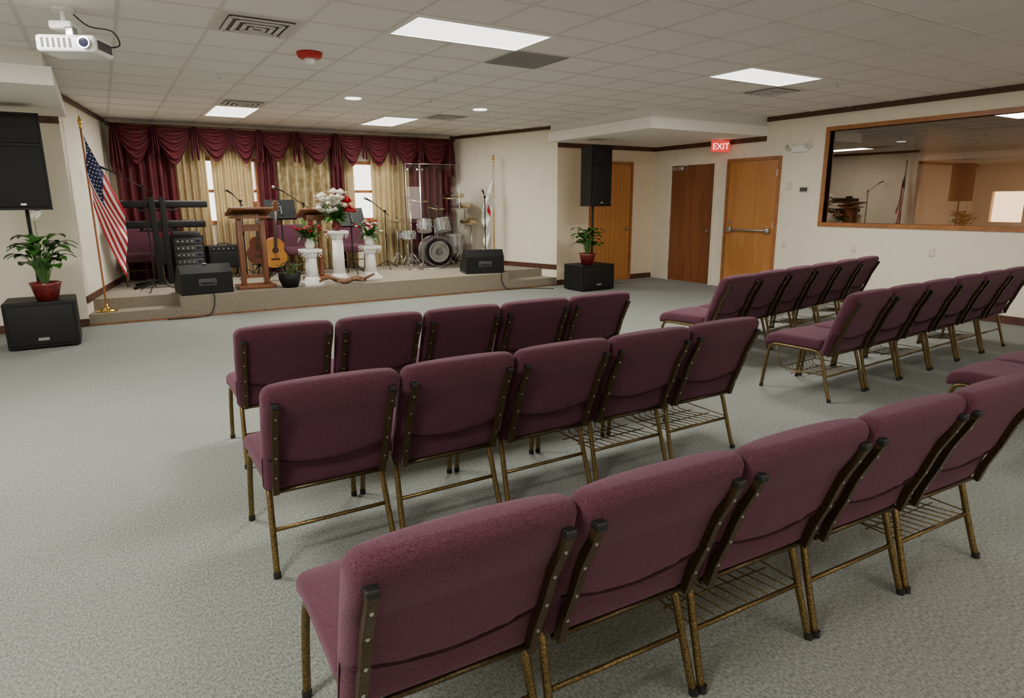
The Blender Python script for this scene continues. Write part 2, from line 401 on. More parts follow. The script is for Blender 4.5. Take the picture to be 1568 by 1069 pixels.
for (x,y) in ((3.0,8.77),(4.97,8.88)):
    b=B(); b.lathe([(.11,0),(.12,-.004),(.125,-.001)],M_wplast,(x,y,H),24); b.cyl((x,y,H-.012),(x,y,H-.002),.10,M_lamp,24); o=b.obj('recessed_downlight')
    l=bpy.data.lights.new('downlight_lamp','SPOT'); l.energy=110; l.spot_size=2.3; l.spot_blend=.6; l.shadow_soft_size=.06; l.color=(1,.93,.82)
    lo=bpy.data.objects.new('downlight_lamp',l); scene.collection.objects.link(lo); lo.location=(x,y,H-.03); lo.parent=o
b=B(); b.box((11.0,3.5,2.735),(12.2,4.1,2.749),M_wplast); o=b.obj('side_room_fill_panel')  # added panel, carries the fill light for the side room
l=bpy.data.lights.new('side_room_fill','AREA'); l.shape='RECTANGLE'; l.size=1.1; l.size_y=.5; l.energy=60; l.color=(1,.87,.70)  # added fill light, brightens the side room behind the glass
lo=bpy.data.objects.new('side_room_fill',l); scene.collection.objects.link(lo); lo.location=(11.6,3.8,2.725); lo.parent=o
def diffuser(x0,y0,s=.6):
    b=B(); z=H-.008; x1=x0+s;y1=y0+s
    b.box((x0,y0,z),(x1,y1,H),M_vent)
    cx,cy=(x0+x1)/2,(y0+y1)/2
    for i,r in enumerate((.22,.16,.10,.045)):
        zz=z-.010-.005*i
        for sx,sy_ in ((1,0),(-1,0),(0,1),(0,-1)):
            if sx: b.box((cx+sx*r-.016,cy-r,zz-.006),(cx+sx*r+.016,cy+r,zz),M_vent)
            else: b.box((cx-r,cy+sy_*r-.016,zz-.006),(cx+r,cy+sy_*r+.016,zz),M_vent)
    b.box((cx-.24,cy-.24,z-.004),(cx+.24,cy+.24,z-.001),M_ventd)
    b.obj('ceiling_air_diffuser')
diffuser(.90,5.35); diffuser(7.10,5.35); diffuser(4.62,9.62); diffuser(1.52,9.62)
b=B(); b.box((3.38,5.35,H-.012),(3.98,5.94,H-.001),M_return)
for i in range(28): b.box((3.39,5.36+i*.0207,H-.018),(3.97,5.365+i*.0207,H-.012),M_return)
b.obj('return_air_grille')
b=B(); c=(1.80,6.40,H); b.lathe([(.115,0),(.115,-.02),(.10,-.05),(.05,-.055)],M_reddev,c,24); b.lathe([(.05,-.05),(.045,-.09),(.02,-.1)],M_wplast,c,16); b.obj('fire_alarm_strobe')
for (x,y) in ((1.25,7.9),(3.3,6.88),(3.9,8.3),(7.6,4.9),(.7,4.6)):
    b=B(); b.lathe([(.035,0),(.03,-.008),(.01,-.012),(.008,-.04),(.022,-.045),(.022,-.048)],M_chrome,(x,y,H),12); b.obj('fire_sprinkler')

# projector
b=B(); 
b.cyl((-.12,.12,.28),(-.12,.12,.26),.07,M_wplast,20); b.cyl((-.12,.12,.27),(-.12,.12,.17),.018,M_wplast,12)
b.rbox((-.17,.0,.12),(-.02,.15,.175),.015,M_wplast); b.rbox((-.06,-.02,.05),(.0,.04,.13),.01,M_steel)
b.rbox((-.2,-.14,-.055),(.18,.14,.055),.025,M_wplast,3)
b.cyl((.12,-.11,.0),(.12,-.165,.0),.038,M_steel,20); b.cyl((.12,-.16,.0),(.12,-.168,.0),.03,M_lens,20)
for i in range(6): b.box((-.16+i*.035,-.143,-.03),(-.145+i*.035,-.138,.03),M_grey)
b.box((.178,-.1,-.03),(.184,.1,.03),M_grey)
b.tube(smoothpath([(.15,.1,.02),(.24,.1,.04),(.22,.05,.12),(.05,.1,.16),(-.05,.12,.24)]),.005,M_black)
b.obj('ceiling_projector',(.0,5.72,H-.28),math.radians(-25))

# exit sign
b=B(); b.rbox((-.16,-.025,-.21),(.16,.025,-.02),.008,M_exitb); b.box((-.15,-.028,-.2),(.15,-.024,-.03),M_exitb); b.box((-.03,-.02,-.02),(.03,.02,0),M_wplast)
cu=bpy.data.curves.new('exit_text','FONT'); cu.body='EXIT'; cu.size=.15; cu.extrude=.003; cu.align_x='CENTER'
to=bpy.data.objects.new('t',cu); scene.collection.objects.link(to); bpy.context.view_layer.update()
tm=bpy.data.meshes.new_from_object(to.evaluated_get(bpy.context.evaluated_depsgraph_get())); bpy.data.objects.remove(to)
R=Matrix.Translation((0,-.031,-.17))@Matrix.Rotation(math.pi/2,4,'X')
b.add([v.co for v in tm.vertices],[list(p.vertices) for p in tm.polygons],M_exw,False,R)
b.obj('exit_sign',(9.38,8.15,2.6),math.radians(-25))

b=B(); y=6.72; b.rbox((XR-.06,y-.14,2.30),(XR,y+.14,2.40),.012,M_wplast)
for s in (-1,1): 
    b.cyl((XR-.05,y+s*.17,2.40),(XR-.11,y+s*.17,2.39),.045,M_wplast,16); b.cyl((XR-.11,y+s*.17,2.39),(XR-.118,y+s*.17,2.39),.04,M_steel,16)
b.obj('emergency_light')
def plate(name,y,z,w=.075,h=.115,kind='outlet'):
    b=B(); b.rbox((XR-.012,y-w/2,z-h/2),(XR,y+w/2,z+h/2),.004,M_ivory)
    if kind=='outlet':
        for s in (-1,1): b.rbox((XR-.016,y-.018,z+s*.025-.015),(XR-.01,y+.018,z+s*.025+.015),.003,M_wplast); 
        for s in (-1,1): b.box((XR-.0175,y-.008,z+s*.025-.006),(XR-.0155,y-.005,z+s*.025+.006),M_cap); b.box((XR-.0175,y+.005,z+s*.025-.006),(XR-.0155,y+.008,z+s*.025+.006),M_cap)
    elif kind=='switch': b.box((XR-.026,y-.006,z-.012),(XR-.01,y+.006,z+.012),M_wplast)
    else: b.box((XR-.03,y-w*.35,z-h*.3),(XR-.01,y+w*.35,z+h*.3),M_grey)
    b.obj(name)
plate('wall_outlet',5.68,.84); plate('wall_outlet',4.57,.84); plate('wall_outlet',6.88,.84)
plate('light_switch_plate',6.87,1.78,.08,.12,'switch'); plate('thermostat',6.6,1.72,.17,.1,'thermo')

# ------------------------------------------------------------------ church chair
def chair_mesh(rack):
    b=B()
    def sd(q):
        x,y,z=q
        z-=max(0,(y-.17)/.13)**2*.035
        if z>.44: z+=.012*(1-(x/.27)**2)
        return (x,y,z)
    b.rbox((-.27,-.2,.395),(.27,.31,.48),.035,M_fab,3,(6,8,1),sd)
    def bd(q):
        x,y,z=q; t=(z-.35)/.52
        rear=y<-.21
        sz=.528-.045*(1-(x/.262)**2)
        rec=0
        if rear: rec=.020*min(1,max(0,(sz-z)/.02+.5))*(1-.4*min(1,max(0,(sz-z)/.12)))
        y+=rec-.005-.155*t-.03*max(0,t)**2+.02*(1-(x/.27)**2)*(1 if not rear else -.35)
        if rear and t>.66: y-=.016*math.sin(min(1,(t-.66)/.34)*math.pi)
        z-=.010*(abs(x)/.275)**6*max(0,t)
        x*=1-.02*(1-min(1,max(0,t)))
        return (x,y,z)
    b.rbox((-.281,-.25,.36),(.281,-.165,.875),.040,M_fab,4,(10,1,24),bd)
    pts=[]
    for i in range(17):
        x=-.262+.524*i/16; z=.536-.045*(1-(x/.262)**2)
        pts.append(bd((x,-.251,z)))
    b.tube(pts,.005,M_seam,6)
    for s in (-1,1):
        fx=s*.238
        up=[(p[0],min(p[1],-.262-.155*((p[2]-.35)/.52)),p[2]) for p in [bd((fx,-.262,z)) for z in (.365,.45,.55,.65,.74,.79)]]
        b.tube(up,.0175,M_upr,4,up=(1,0,0),smooth=False)
        q=up[-1]; b.rbox((q[0]-.015,q[1]-.017,.783),(q[0]+.015,q[1]+.013,.805),.004,M_cap)
        for k in (1,2,3,4):
            q=up[k]; b.cyl((q[0],q[1]-.011,q[2]),(q[0],q[1]-.0155,q[2]),.005,M_steel,8)
        P_=smoothpath([(s*.262,.305,.0),(s*.256,.285,.2),(s*.25,.265,.33),(s*.248,.235,.375),(s*.246,.17,.385),(s*.246,0,.385),(s*.246,-.12,.385),(s*.247,-.175,.37),(s*.25,-.205,.32),(s*.256,-.245,.18),(s*.264,-.30,0)],4)
        b.tube(P_,.0135,M_gold,8)
        b.cyl((s*.262,.305,0),(s*.2615,.303,.025),.016,M_cap,10); b.cyl((s*.264,-.30,0),(s*.2635,-.298,.025),.016,M_cap,10)
        b.tube([(s*.246,-.15,.385),(s*.238,-.24,.37)],.012,M_upr,6)
    b.tube([(-.245,-.245,.362),(.245,-.245,.362)],.009,M_upr,6)
    b.tube([(-.256,-.241,.19),(.256,-.241,.19)],.009,M_gold,8)
    b.tube([(-.246,.2,.38),(.246,.2,.38)],.011,M_gold,6)
    if rack:
        for i in range(9):
            x=-.2+.05*i; b.tube([(x,-.235,.20),(x,.05,.165),(x,.12,.165),(x,.14,.2)],.003,M_gold,5)
        for (y,z) in ((-.1,.183),(.05,.163),(.14,.2)): b.tube([(-.253,y,z),(.253,y,z)],.0035,M_gold,5)
        for s in (-1,1): b.tube([(s*.253,-.241,.2),(s*.253,.14,.2)],.0035,M_gold,5); b.tube([(s*.253,.14,.2),(s*.253,.2,.38)],.0035,M_gold,5)
    return b.mesh('church_chair')
cm0=chair_mesh(False); cm1=chair_mesh(True)
def chair(x,y,rz,rack): put(cm1 if rack else cm0,'stacking_chair',(x,y,0),rz)
for i in range(5): chair(.83+.576*i,4.22-.012*i,-.02,i>2)
for i in range(5): chair(.715+.572*i,2.92-.008*i,-.012,i>2)
for i in range(5): chair(.622+.5585*i,1.555-.030*i,-.045,i in(2,4))
for i in range(6): chair(4.93+.58*i,4.40+.092*i,.16,i%2==1)
for i in range(6): chair(4.91+.58*i,3.13+.03*i,.05,i%2==0)
for i in range(5): chair(4.83+.577*i,1.68+.01*i,.02,False)
b=B(); b.box((-.07,-.1,0),(.07,.1,.012),M_green,Matrix.Rotation(-.2,4,'Y')); b.box((-.066,-.095,.012),(.066,.095,.02),M_paper,Matrix.Rotation(-.2,4,'Y'))
b.obj('hymnal_booklet',(6.71,4.72,.51),.3)

# ------------------------------------------------------------------ curtains
def drape(name,x0,x1,z0,z1,m,y,amp=.045,per=.12,gather=0,lean=0):
    b=B(); n=int((x1-x0)/per*12)+8; ph=random.random()*6
    def fn(u,v):
        z=z0+(z1-z0)*v
        x=(x0+x1)/2+(u-.5)*(x1-x0)
        xx=u*(x1-x0)
        s=math.sin(2*math.pi*xx/per+ph+.6*math.sin(3*v))
        s=math.copysign(abs(s)**.7,s)
        yy=y+amp*(s+.4*math.sin(2*math.pi*xx/per*.37+2*v+ph))*(.8+.4*(1-v))
        return (x,yy,z)
    b.grid(fn,n,14,m); b.obj(name)
YC=YB-.18
drape('burgundy_curtain',.28,1.15,ST+.01,2.74,M_red,YC,.06,per=.15)
drape('gold_curtain',1.13,1.63,ST+.01,2.72,M_gdrape,YC+.02,.055,.11)
drape('gold_curtain',1.71,2.38,ST+.01,2.72,M_gdrape,YC+.02,.055,.11)
drape('burgundy_curtain',2.48,2.80,ST+.01,2.74,M_red,YC,.05,.11)
drape('gold_damask_curtain',2.82,3.78,ST+.01,2.72,M_damask,YC+.02,.055,.15)
drape('burgundy_curtain',3.80,4.05,ST+.01,2.74,M_red,YC,.05,.09)
drape('gold_curtain',4.08,4.26,ST+.01,2.72,M_gdrape,YC+.03,.03,.08)
drape('gold_curtain',4.58,5.42,ST+.01,2.72,M_gdrape,YC+.02,.055,.11)
drape('burgundy_curtain',5.43,6.34,ST+.01,2.74,M_red,YC,.06,.14)
b=B(); YV=YB-.36
def swag(x0,x1,drop,z=2.80,y=YV):
    def fn(u,v):
        s=math.sin(math.pi*u)
        zz=z-.02-v*(drop*(s**.85)*.96+.05)
        xx=x0+(x1-x0)*(u+.05*math.sin(2*math.pi*u)*v)
        fold=.034*math.sin(2*math.pi*(v*4.6))*(.3+.7*s)
        return (xx,y+.03-.07*s*math.sin(math.pi*min(1,v*.9))+fold-.02*v,zz)
    b.grid(fn,18,40,M_red)
def jab(xc,w,L,z=2.81,y=YV-.04):
    def fn(u,v):
        ww=w*(.35+.65*v**.6)
        edge=L*(.62+.38*abs(math.sin(math.pi*2*u+.3)))
        return (xc+(u-.5)*ww,y-.02+.035*math.sin(2*math.pi*u*3.5),z-v*edge)
    b.grid(fn,28,8,M_red)
for a,c,d in ((.3,.9,.56),(.85,1.45,.56),(1.5,2.08,.5),(2.02,2.5,.52),(2.5,3.1,.46),(3.18,3.85,.5),(3.9,4.42,.52),(4.4,4.98,.52),(4.98,5.6,.54),(5.55,6.25,.54)): swag(a,c,d)
for x,w,L in ((.32,.2,.8),(.88,.14,.5),(1.47,.16,.55),(2.05,.12,.4),(2.5,.16,.55),(3.14,.16,.55),(3.87,.18,.6),(4.41,.12,.45),(4.98,.16,.55),(5.57,.14,.55),(6.24,.18,.75)): jab(x,w,L)
b.tube([(.25,YV+.02,2.80),(6.33,YV+.02,2.80)],.022,M_trim,10)
for x in (.25,6.33): b.sph((x,YV+.02,2.80),.04,M_trim)
for x in (.5,2.3,4.2,6.1): b.tube([(x,YV+.02,2.80),(x,YB,2.80)],.012,M_trim,6)
b.obj('swag_valance')

# ------------------------------------------------------------------ flags
def flag(name,loc,hp,fly_drop,hoist,width,us):
    b=B(); b.lathe([(.13,0),(.13,.015),(.06,.035),(.025,.06),(.02,.1)],M_brass,(0,0,0),20)
    b.cyl((0,0,.05),(0,0,hp),.0125,M_oaktrim if us else M_brass,10)
    b.lathe([(.012,0),(.03,.01),(.012,.03),(.022,.06),(.028,.09),(.004,.16)],M_brass,(0,0,hp),12)
    zt=hp-.05
    sg=1 if width>0 else -1
    def fn(u,v):
        x=sg*.013+width*u*(1-.25*v)+.012*math.sin(9*v+4*u)
        y=-.02-.05*math.sin(u*2.2)*(1)+.035*math.sin(2*math.pi*(v*2.2+u*.7))*min(1,u*3)
        z=zt-hoist*v-fly_drop*(u**.85)
        return (x,y,z)
    def mf(u,v):
        if not us: return M_fwhite if not(.42<u<.58 and .4<v<.6) else M_fred
        if u<.42 and v<7/13: return M_fblue
        return M_fred if int(v*13)%2==0 else M_fwhite
    b.grid(fn,50,52,M_fred,True,mf)
    if us:
        for i in range(7):
            for j in range(6):
                u=.03+.055*i+(.028 if j%2 else 0); v=(j+.6)*7/13/6.4
                p=Vector(fn(u,v))
                for off in (-.006,.006):
                    vs=[(p.x+ (.012 if k%2==0 else .005)*math.sin(k*math.pi/5),p.y+off,p.z+(.012 if k%2==0 else .005)*math.cos(k*math.pi/5)) for k in range(10)]
                    b.add(vs,[tuple(range(10))],M_fwhite,False)
    b.obj(name,loc,clean=False)
flag('american_flag_on_pole',(-.09,10.2,ST/2),2.34,.98,.88,.36,True)
flag('white_flag_on_pole',(6.60,11.3,ST),2.0,.85,.80,-.30,False)

# ------------------------------------------------------------------ speakers
def pa(b,x,y,z,w,d,h):
    vs=[(x-w/2,y-d/2),(x+w/2,y-d/2),(x+w*.32,y+d/2),(x-w*.32,y+d/2)]
    v=[(a,c,z) for a,c in vs]+[(a,c,z+h) for a,c in vs]
    b.add(v,[(3,2,1,0),(4,5,6,7),(0,1,5,4),(1,2,6,5),(2,3,7,6),(3,0,4,7)],M_black,False)
    b.rbox((x-w/2+.02,y-d/2-.018,z+.03),(x+w/2-.02,y-d/2+.005,z+h*.66),.01,M_grille)
    b.rbox((x-w/2+.02,y-d/2-.012,z+h*.69),(x+w/2-.02,y-d/2+.005,z+h-.03),.01,M_black)
    b.rbox((x-w*.3,y-d/2-.016,z+h*.73),(x+w*.3,y-d/2-.01,z+h*.9),.004,M_grille)
    b.box((x-.025,y-d/2-.02,z+.05),(x+.025,y-d/2-.017,z+.07),M_steel)
def subw(b,x,y,w,d,h):
    b.rbox((x-w/2,y-d/2,.015),(x+w/2,y+d/2,h),.015,M_black,2,smooth=False)
    b.rbox((x-w/2+.03,y-d/2-.015,.05),(x+w/2-.03,y-d/2+.004,h-.04),.01,M_grille)
    b.box((x-.05,y-d/2-.018,.1),(x+.05,y-d/2-.014,.13),M_steel)
    for sx in (-1,1):
        for s2 in (-1,1): b.cyl((x+sx*(w/2-.06),y+s2*(d/2-.06),0),(x+sx*(w/2-.06),y+s2*(d/2-.06),.02),.02,M_cap,8)
b=B(); subw(b,-.70,8.95,.66,.6,.52); b.cyl((-.69,9.0,.52),(-.69,9.0,1.55),.018,M_black,12); pa(b,-.69,9.0,1.5,.5,.42,1.0); b.obj('pa_speaker_on_subwoofer')
b=B(); subw(b,7.36,9.22,.72,.55,.46); b.cyl((7.40,9.2,.46),(7.40,9.2,1.55),.018,M_black,12); pa(b,7.42,9.2,1.47,.45,.40,1.02); b.obj('pa_speaker_on_subwoofer')
b=B(); b.rbox((7.95,9.5,.0),(8.2,9.75,.3),.01,M_black); b.rbox((7.97,9.52,.3),(8.15,9.7,.36),.004,M_paper); b.obj('equipment_case')

def wedge(name,x,y,w,rz):
    b=B()
    prof=[(-.26,0),(.24,0),(.27,.10),(-.02,.40),(-.16,.42),(-.26,.30)]
    b.prism(prof,-w/2,w/2,M_black)
    b.add([(-w/2+.03,.262,.12),(w/2-.03,.262,.12),(w/2-.03,-.01,.405),(-w/2+.03,-.01,.405)],[(0,1,2,3)],M_grille,False,Matrix.Translation((0,.006,.006)))
    b.rbox((-.12,-.268,.12),(.12,-.258,.22),.004,M_grey); b.rbox((-.09,-.275,.145),(.09,-.262,.165),.005,M_black)
    for s in (-1,1): b.box((s*w/2-.008,-.24,.01),(s*w/2+.008,.22,.03),M_grey)
    b.rbox((-.03,-.17,.418),(.03,-.12,.428),.003,M_steel)
    b.obj(name,(x,y,ST),rz)
wedge('stage_monitor_wedge',1.14,10.33,.68,.1); wedge('stage_monitor_wedge',5.80,10.40,.70,-.25)

b=B(); b.tube(smoothpath([(1.2,10.03,ST+.008),(1.22,9.985,ST+.01),(1.21,9.975,.15),(1.12,9.95,.012),(.9,9.9,.008),(.6,9.93,.008)],6),.007,M_black,6); b.obj('audio_cable')
b=B(); b.tube(smoothpath([(5.95,10.03,ST+.008),(5.97,9.985,ST+.01),(5.98,9.975,.15),(6.1,9.94,.012),(6.5,9.9,.008),(6.85,9.6,.008)],6),.007,M_black,6); b.obj('audio_cable')

# ------------------------------------------------------------------ lecterns and stands
b=B()
b.rbox((-.27,-.2,0),(.27,.2,.05),.01,M_wood); b.rbox((-.2,-.06,.05),(-.13,.06,1.08),.006,M_wood); b.rbox((.13,-.06,.05),(.2,.06,1.08),.006,M_wood)
b.box((-.13,-.02,.15),(.13,.02,.2),M_wood); b.box((-.13,-.02,.85),(.13,.02,.95),M_wood)
T=Matrix.Translation((0,0,1.14))@Matrix.Rotation(math.radians(-12),4,'X')
b.rbox((-.31,-.24,-.02),(.31,.24,.015),.008,M_wood,M=T); b.rbox((-.31,.2,.015),(.31,.23,.04),.005,M_wood,M=T)
b.rbox((-.26,-.18,1.04),(.26,.18,1.07),.006,M_wood)
b.obj('wooden_lectern',(1.88,10.48,ST))
b=B()
b.rbox((-.22,-.18,0),(.22,.18,.05),.01,M_wood); b.rbox((-.10,-.05,.05),(-.04,.05,1.02),.006,M_wood); b.rbox((.04,-.05,.05),(.10,.05,1.02),.006,M_wood)
T=Matrix.Translation((0,0,1.10))@Matrix.Rotation(math.radians(-18),4,'X'); b.rbox((-.26,-.22,-.02),(.26,.22,.015),.008,M_wood,M=T); b.rbox((-.15,-.10,.98),(.15,.10,1.07),.005,M_wood)
b.obj('wooden_pulpit',(2.98,11.0,ST),0)
def mstand(x,y,h,rz,w=.5):
    b=B()
    for k in range(3):
        a=2*math.pi*k/3+.4; b.tube([(0,0,.22),(.26*math.cos(a),.26*math.sin(a),.012)],.009,M_black,6); b.tube([(0,0,.1),(.13*math.cos(a),.13*math.sin(a),.12)],.005,M_black,6)
    b.cyl((0,0,.08),(0,0,h-.1),.012,M_black,10)
    T=Matrix.Translation((0,0,h))@Matrix.Rotation(math.radians(-25),4,'X')
    b.box((-w/2,-.008,-.16),(w/2,.0,.18),M_black,T); b.box((-w/2,0,-.16),(w/2,.06,-.15),M_black,T); b.cyl((0,-.03,-.1),(0,-.03,.05),.018,M_grey,8,M=T)
    b.box((-.11,0.001,-.13),(.11,.004,.14),M_paper,T)
    b.obj('music_stand',(x,y,ST),rz)
mstand(2.60,11.65,1.15,0); mstand(3.78,11.55,1.0,.1); 
def mic(x,y,h,boom,rz,name='microphone_stand'):
    b=B()
    for k in range(3):
        a=2*math.pi*k/3; b.tube([(0,0,.16),(.28*math.cos(a),.28*math.sin(a),.012)],.008,M_black,6)
    b.cyl((0,0,.07),(0,0,h),.010,M_black,10); b.cyl((0,0,h*.55),(0,0,h*.62),.016,M_black,10)
    e=Vector((boom,0,h+.28*abs(boom)/.5)) if boom else Vector((0,0,h))
    if boom: b.tube([(-boom*.3,0,h-.08),e],.007,M_black,6); b.cyl((0,-.02,h),(0,.02,h),.02,M_black,8)
    d=Vector((.5 if boom>=0 else -.5,0,.2)).normalized()
    b.cyl(e,e+d*.17,.011,M_black,10,r1=.018); b.sph(e+d*.19,.028,M_steel)
    b.obj(name,(x,y,ST),rz)
mic(.55,10.85,1.5,-.35,.2); mic(2.95,11.5,1.25,-.35,.3); mic(6.2,10.95,1.35,.1,1.2); mic(2.0,11.8,1.3,.2,2.0); mic(4.6,12.0,1.1,-.3,.4)
b=B(); kx0,kx1=.10,1.43
for z,dy,x0,x1 in ((1.20,.0,kx0,kx1),(.90,-.08,kx0+.02,kx1-.06)):
    b.rbox((x0,-.17+dy,z),(x1,.17+dy,z+.10),.015,M_black,2)
    b.box((x0+.06,.02+dy,z+.1),(x1-.06,.16+dy,z+.104),M_keysw)
    k=0; xx=x0+.07
    while xx<x1-.09:
        if k%7 not in (2,6): b.box((xx,.02+dy,z+.103),(xx+.012,.11+dy,z+.112),M_black)
        xx+=.0235; k+=1
    b.box((x0+.2,-.15+dy,z+.1),(x0+.55,-.05+dy,z+.103),M_grey)
    b.tube([(.5,-.12,z-.02),(.5,.16,z-.02)],.018,M_black,6); b.tube([(.95,-.12,z-.02),(.95,.16,z-.02)],.018,M_black,6)
b.rbox((.62,-.27,.05),(.70,-.19,1.36),.01,M_black); b.rbox((.76,-.27,.05),(.84,-.19,1.36),.01,M_black)
for z in (.88,1.18): b.rbox((.45,-.24,z-.03),(1.0,-.17,z),.006,M_black)
b.rbox((.66,-.26,.35),(.80,-.2,.75),.01,M_black)
for sx in (-1,1): b.tube([(.73+sx*.05,-.2,.1),(.73+sx*.45,-.30,.02)],.02,M_black,8); b.tube([(.73+sx*.05,-.2,.1),(.73+sx*.4,.18,.02)],.02,M_black,8)
b.obj('keyboard_stand_with_two_keyboards',(0,11.52,ST))
b=B(); b.rbox((-.24,-.22,.03),(.24,.22,.78),.012,M_black)
for i in range(6):
    z=.08+i*.112; b.rbox((-.21,-.235,z),(.21,-.215,z+.1),.004,M_grey)
    for k in range(4): b.cyl((-.15+.07*k,-.235,z+.05),(-.15+.07*k,-.25,z+.05),.012,M_steel,10)
    b.box((.12,-.237,z+.03),(.19,-.235,z+.07),M_lens)
b.rbox((-.2,-.2,.78),(.2,.18,.84),.01,M_grey); b.obj('audio_equipment_rack',(1.15,12.15,ST-.03))
def amp(x,y,w,h,rz):
    b=B()
    for s in (-1,1):
        b.tube([(s*w*.35,-.16,0.01),(s*w*.35,.15,.2)],.012,M_black,6); b.tube([(s*w*.35,.15,.01),(s*w*.35,-.12,.2)],.012,M_black,6)
    b.rbox((-w/2,-.14,.18),(w/2,.14,.18+h),.02,M_black); b.rbox((-w/2+.03,-.15,.2),(w/2-.03,-.135,.18+h*.72),.006,M_grille)
    for i in range(6): b.cyl((-w*.35+i*w*.14,-.14,.18+h*.86),(-w*.35+i*w*.14,-.16,.18+h*.86),.014,M_chrome,10)
    b.tube(smoothpath([(-.1,0,.18+h),(-.06,0,.21+h),(.06,0,.21+h),(.1,0,.18+h)]),.01,M_black,6)
    b.obj('guitar_amplifier',(x,y,ST),rz)
amp(1.72,12.2,.56,.38,.1)
def guitar(x,y,rz,body=M_spruce,name='acoustic_guitar_on_stand'):
    b=B(); T=Matrix.Rotation(math.radians(12),4,'X')
    N=40; prof=[]
    for i in range(N):
        a=2*math.pi*i/N; zz=math.cos(a)
        w=abs(math.sin(a))**.8*(.20-.035*zz-.05*math.exp(-((zz-.22)/.28)**2))
        prof.append((w*(1 if math.sin(a)>=0 else -1), .48+ .245*zz))
    vs=[(p[0],-.05,p[1]) for p in prof]+[(p[0],.05,p[1]) for p in prof]
    b.add(vs,[(k,(k+1)%N,N+(k+1)%N,N+k) for k in range(N)],M_wood,True,T)
    b.add(vs[:N],[tuple(range(N))],body,False,T); b.add(vs[N:],[tuple(range(N))],M_wood,False,T)
    b.cyl((0,-.052,.53),(0,-.0505,.53),.052,M_rose,24,M=T); b.box((-.07,-.06,.37),(.07,-.05,.395),M_rose,T)
    b.box((-.025,-.065,.58),(.025,-.045,1.16),M_rose,T); b.box((-.022,-.045,.7),(.022,-.03,1.16),M_wood,T)
    b.rbox((-.036,-.06,1.16),(.036,-.04,1.33),.006,M_wood,M=T)
    for s in (-1,1):
        for k in range(3): b.cyl((s*.036,-.05,1.19+.05*k),(s*.062,-.05,1.19+.05*k),.008,M_chrome,8,M=T)
    for k in range(6): b.tube([(-.015+.006*k,-.067,.385),(-.015+.006*k,-.067,1.17)],.0008,M_steel,4,M=T)
    b.tube([(0,.16,.62),(0,-.02,.16)],.01,M_black,6)
    for s in (-1,1): b.tube([(0,-.02,.2),(s*.16,-.16,.012)],.01,M_black,6); b.tube([(0,-.02,.2),(s*.11,-.03,.21),(s*.11,-.15,.20)],.009,M_black,6)
    b.tube([(0,.02,.25),(0,.26,.012)],.01,M_black,6)
    b.obj(name,(x,y,ST),rz)
guitar(2.32,11.25,.15)
M_sun=mat('sunburst_body',(.12,.03,.02),.25,coat=.5)
guitar(2.28,12.2,-.1,M_sun)
def stage_chair(x,y,rz): put(cm0,'stacking_chair',(x,y,ST),rz)
stage_chair(.48,12.02,math.pi); stage_chair(2.95,12.05,math.pi); stage_chair(4.0,12.05,math.pi)

def pedestal(x,y,h,name='white_column_pedestal'):
    b=B()
    b.rbox((-.15,-.15,0),(.15,.15,.06),.008,M_white); b.lathe([(.13,.06),(.135,.08),(.105,.11),(.10,.13)],M_white,n=28)
    b.lathe([(.098,.12),(.092,h*.5),(.085,h-.12)],M_white,n=32,flute=.09)
    b.lathe([(.09,h-.13),(.10,h-.11),(.10,h-.09),(.13,h-.05)],M_white,n=28); b.rbox((-.15,-.15,h-.05),(.15,.15,h),.008,M_white)
    for sx in (-1,1):
        for sy_ in (-1,1): b.tube([(sx*.12+.025*math.cos(a)*sx,sy_*.13,h-.09+.025*math.sin(a)) for a in [i*.7 for i in range(8)]],.008,M_white,6)
    b.obj(name,(x,y,ST))
peds=((2.69,10.28,.56),(3.20,10.52,.82),(3.73,10.5,.56))
for p in peds: pedestal(*p)
def leaf(b,base,ang,L,w,m,arch=.6,lift=.8):
    ca,sa=math.cos(ang),math.sin(ang)
    def fn(u,v):
        t=u; r=L*(t*.85); z=L*(lift*t-arch*t*t)
        ww=w*math.sin(math.pi*min(1,t*.97+.03))**.8*(v-.5)*2
        zz=z-abs(v-.5)*-.25*w
        return (base[0]+ca*r-sa*ww,base[1]+sa*r+ca*ww,base[2]+zz)
    b.grid(fn,8,4,m)
def bloom(b,c,r,m,n=2):
    c=Vector(c)
    for ring in range(3):
        k=4+ring; rr=r*(.35+.33*ring)
        for i in range(k):
            a=2*math.pi*i/k+ring*.7+random.random()*.3
            d=Vector((math.cos(a),math.sin(a),0)); s=Vector((-d.y,d.x,0)); op=.25+.35*ring
            def fn(u,v,d=d,s=s,rr=rr,op=op):
                w=math.sin(math.pi*(.15+.75*u))*r*.5
                return c+d*(rr*(.3+op*u))+s*(w*(v-.5)*2)+Vector((0,0,r*(.9-.25*ring)*u-r*.3-.2*r*(v-.5)**2))
            b.grid(fn,3,3,m)
    b.sph(c,r*.45,m,n=6)
def bouquet(name,loc,R_,hgt,cols,nf,vase=M_white,nl=26,fr=.04,spread=1.,side=None):
    b=B(); b.lathe([(.05,0),(.075,.05),(.07,.10),(.045,.14),(.055,.16)],vase,n=18)
    for i in range(nl):
        a=random.random()*6.28; leaf(b,(0,0,.14),a,R_*(.7+.7*random.random()),.022+.02*random.random(),M_leaf if i%3 else M_stem,.3+.7*random.random(),.5+.9*random.random())
    for i in range(nf):
        a=random.random()*6.28; q=random.random()**.6*R_*spread; z=.16+hgt*(.35+.65*random.random())*(1-.4*q/R_)
        p=(q*math.cos(a),q*math.sin(a),z); b.tube([(0,0,.12),(p[0]*.6,p[1]*.6,z*.65),p],.003,M_stem,4)
        bloom(b,p,fr*(.8+.4*random.random()),random.choice(cols) if not side or p[0]<.12 else side)
    b.obj(name,loc)
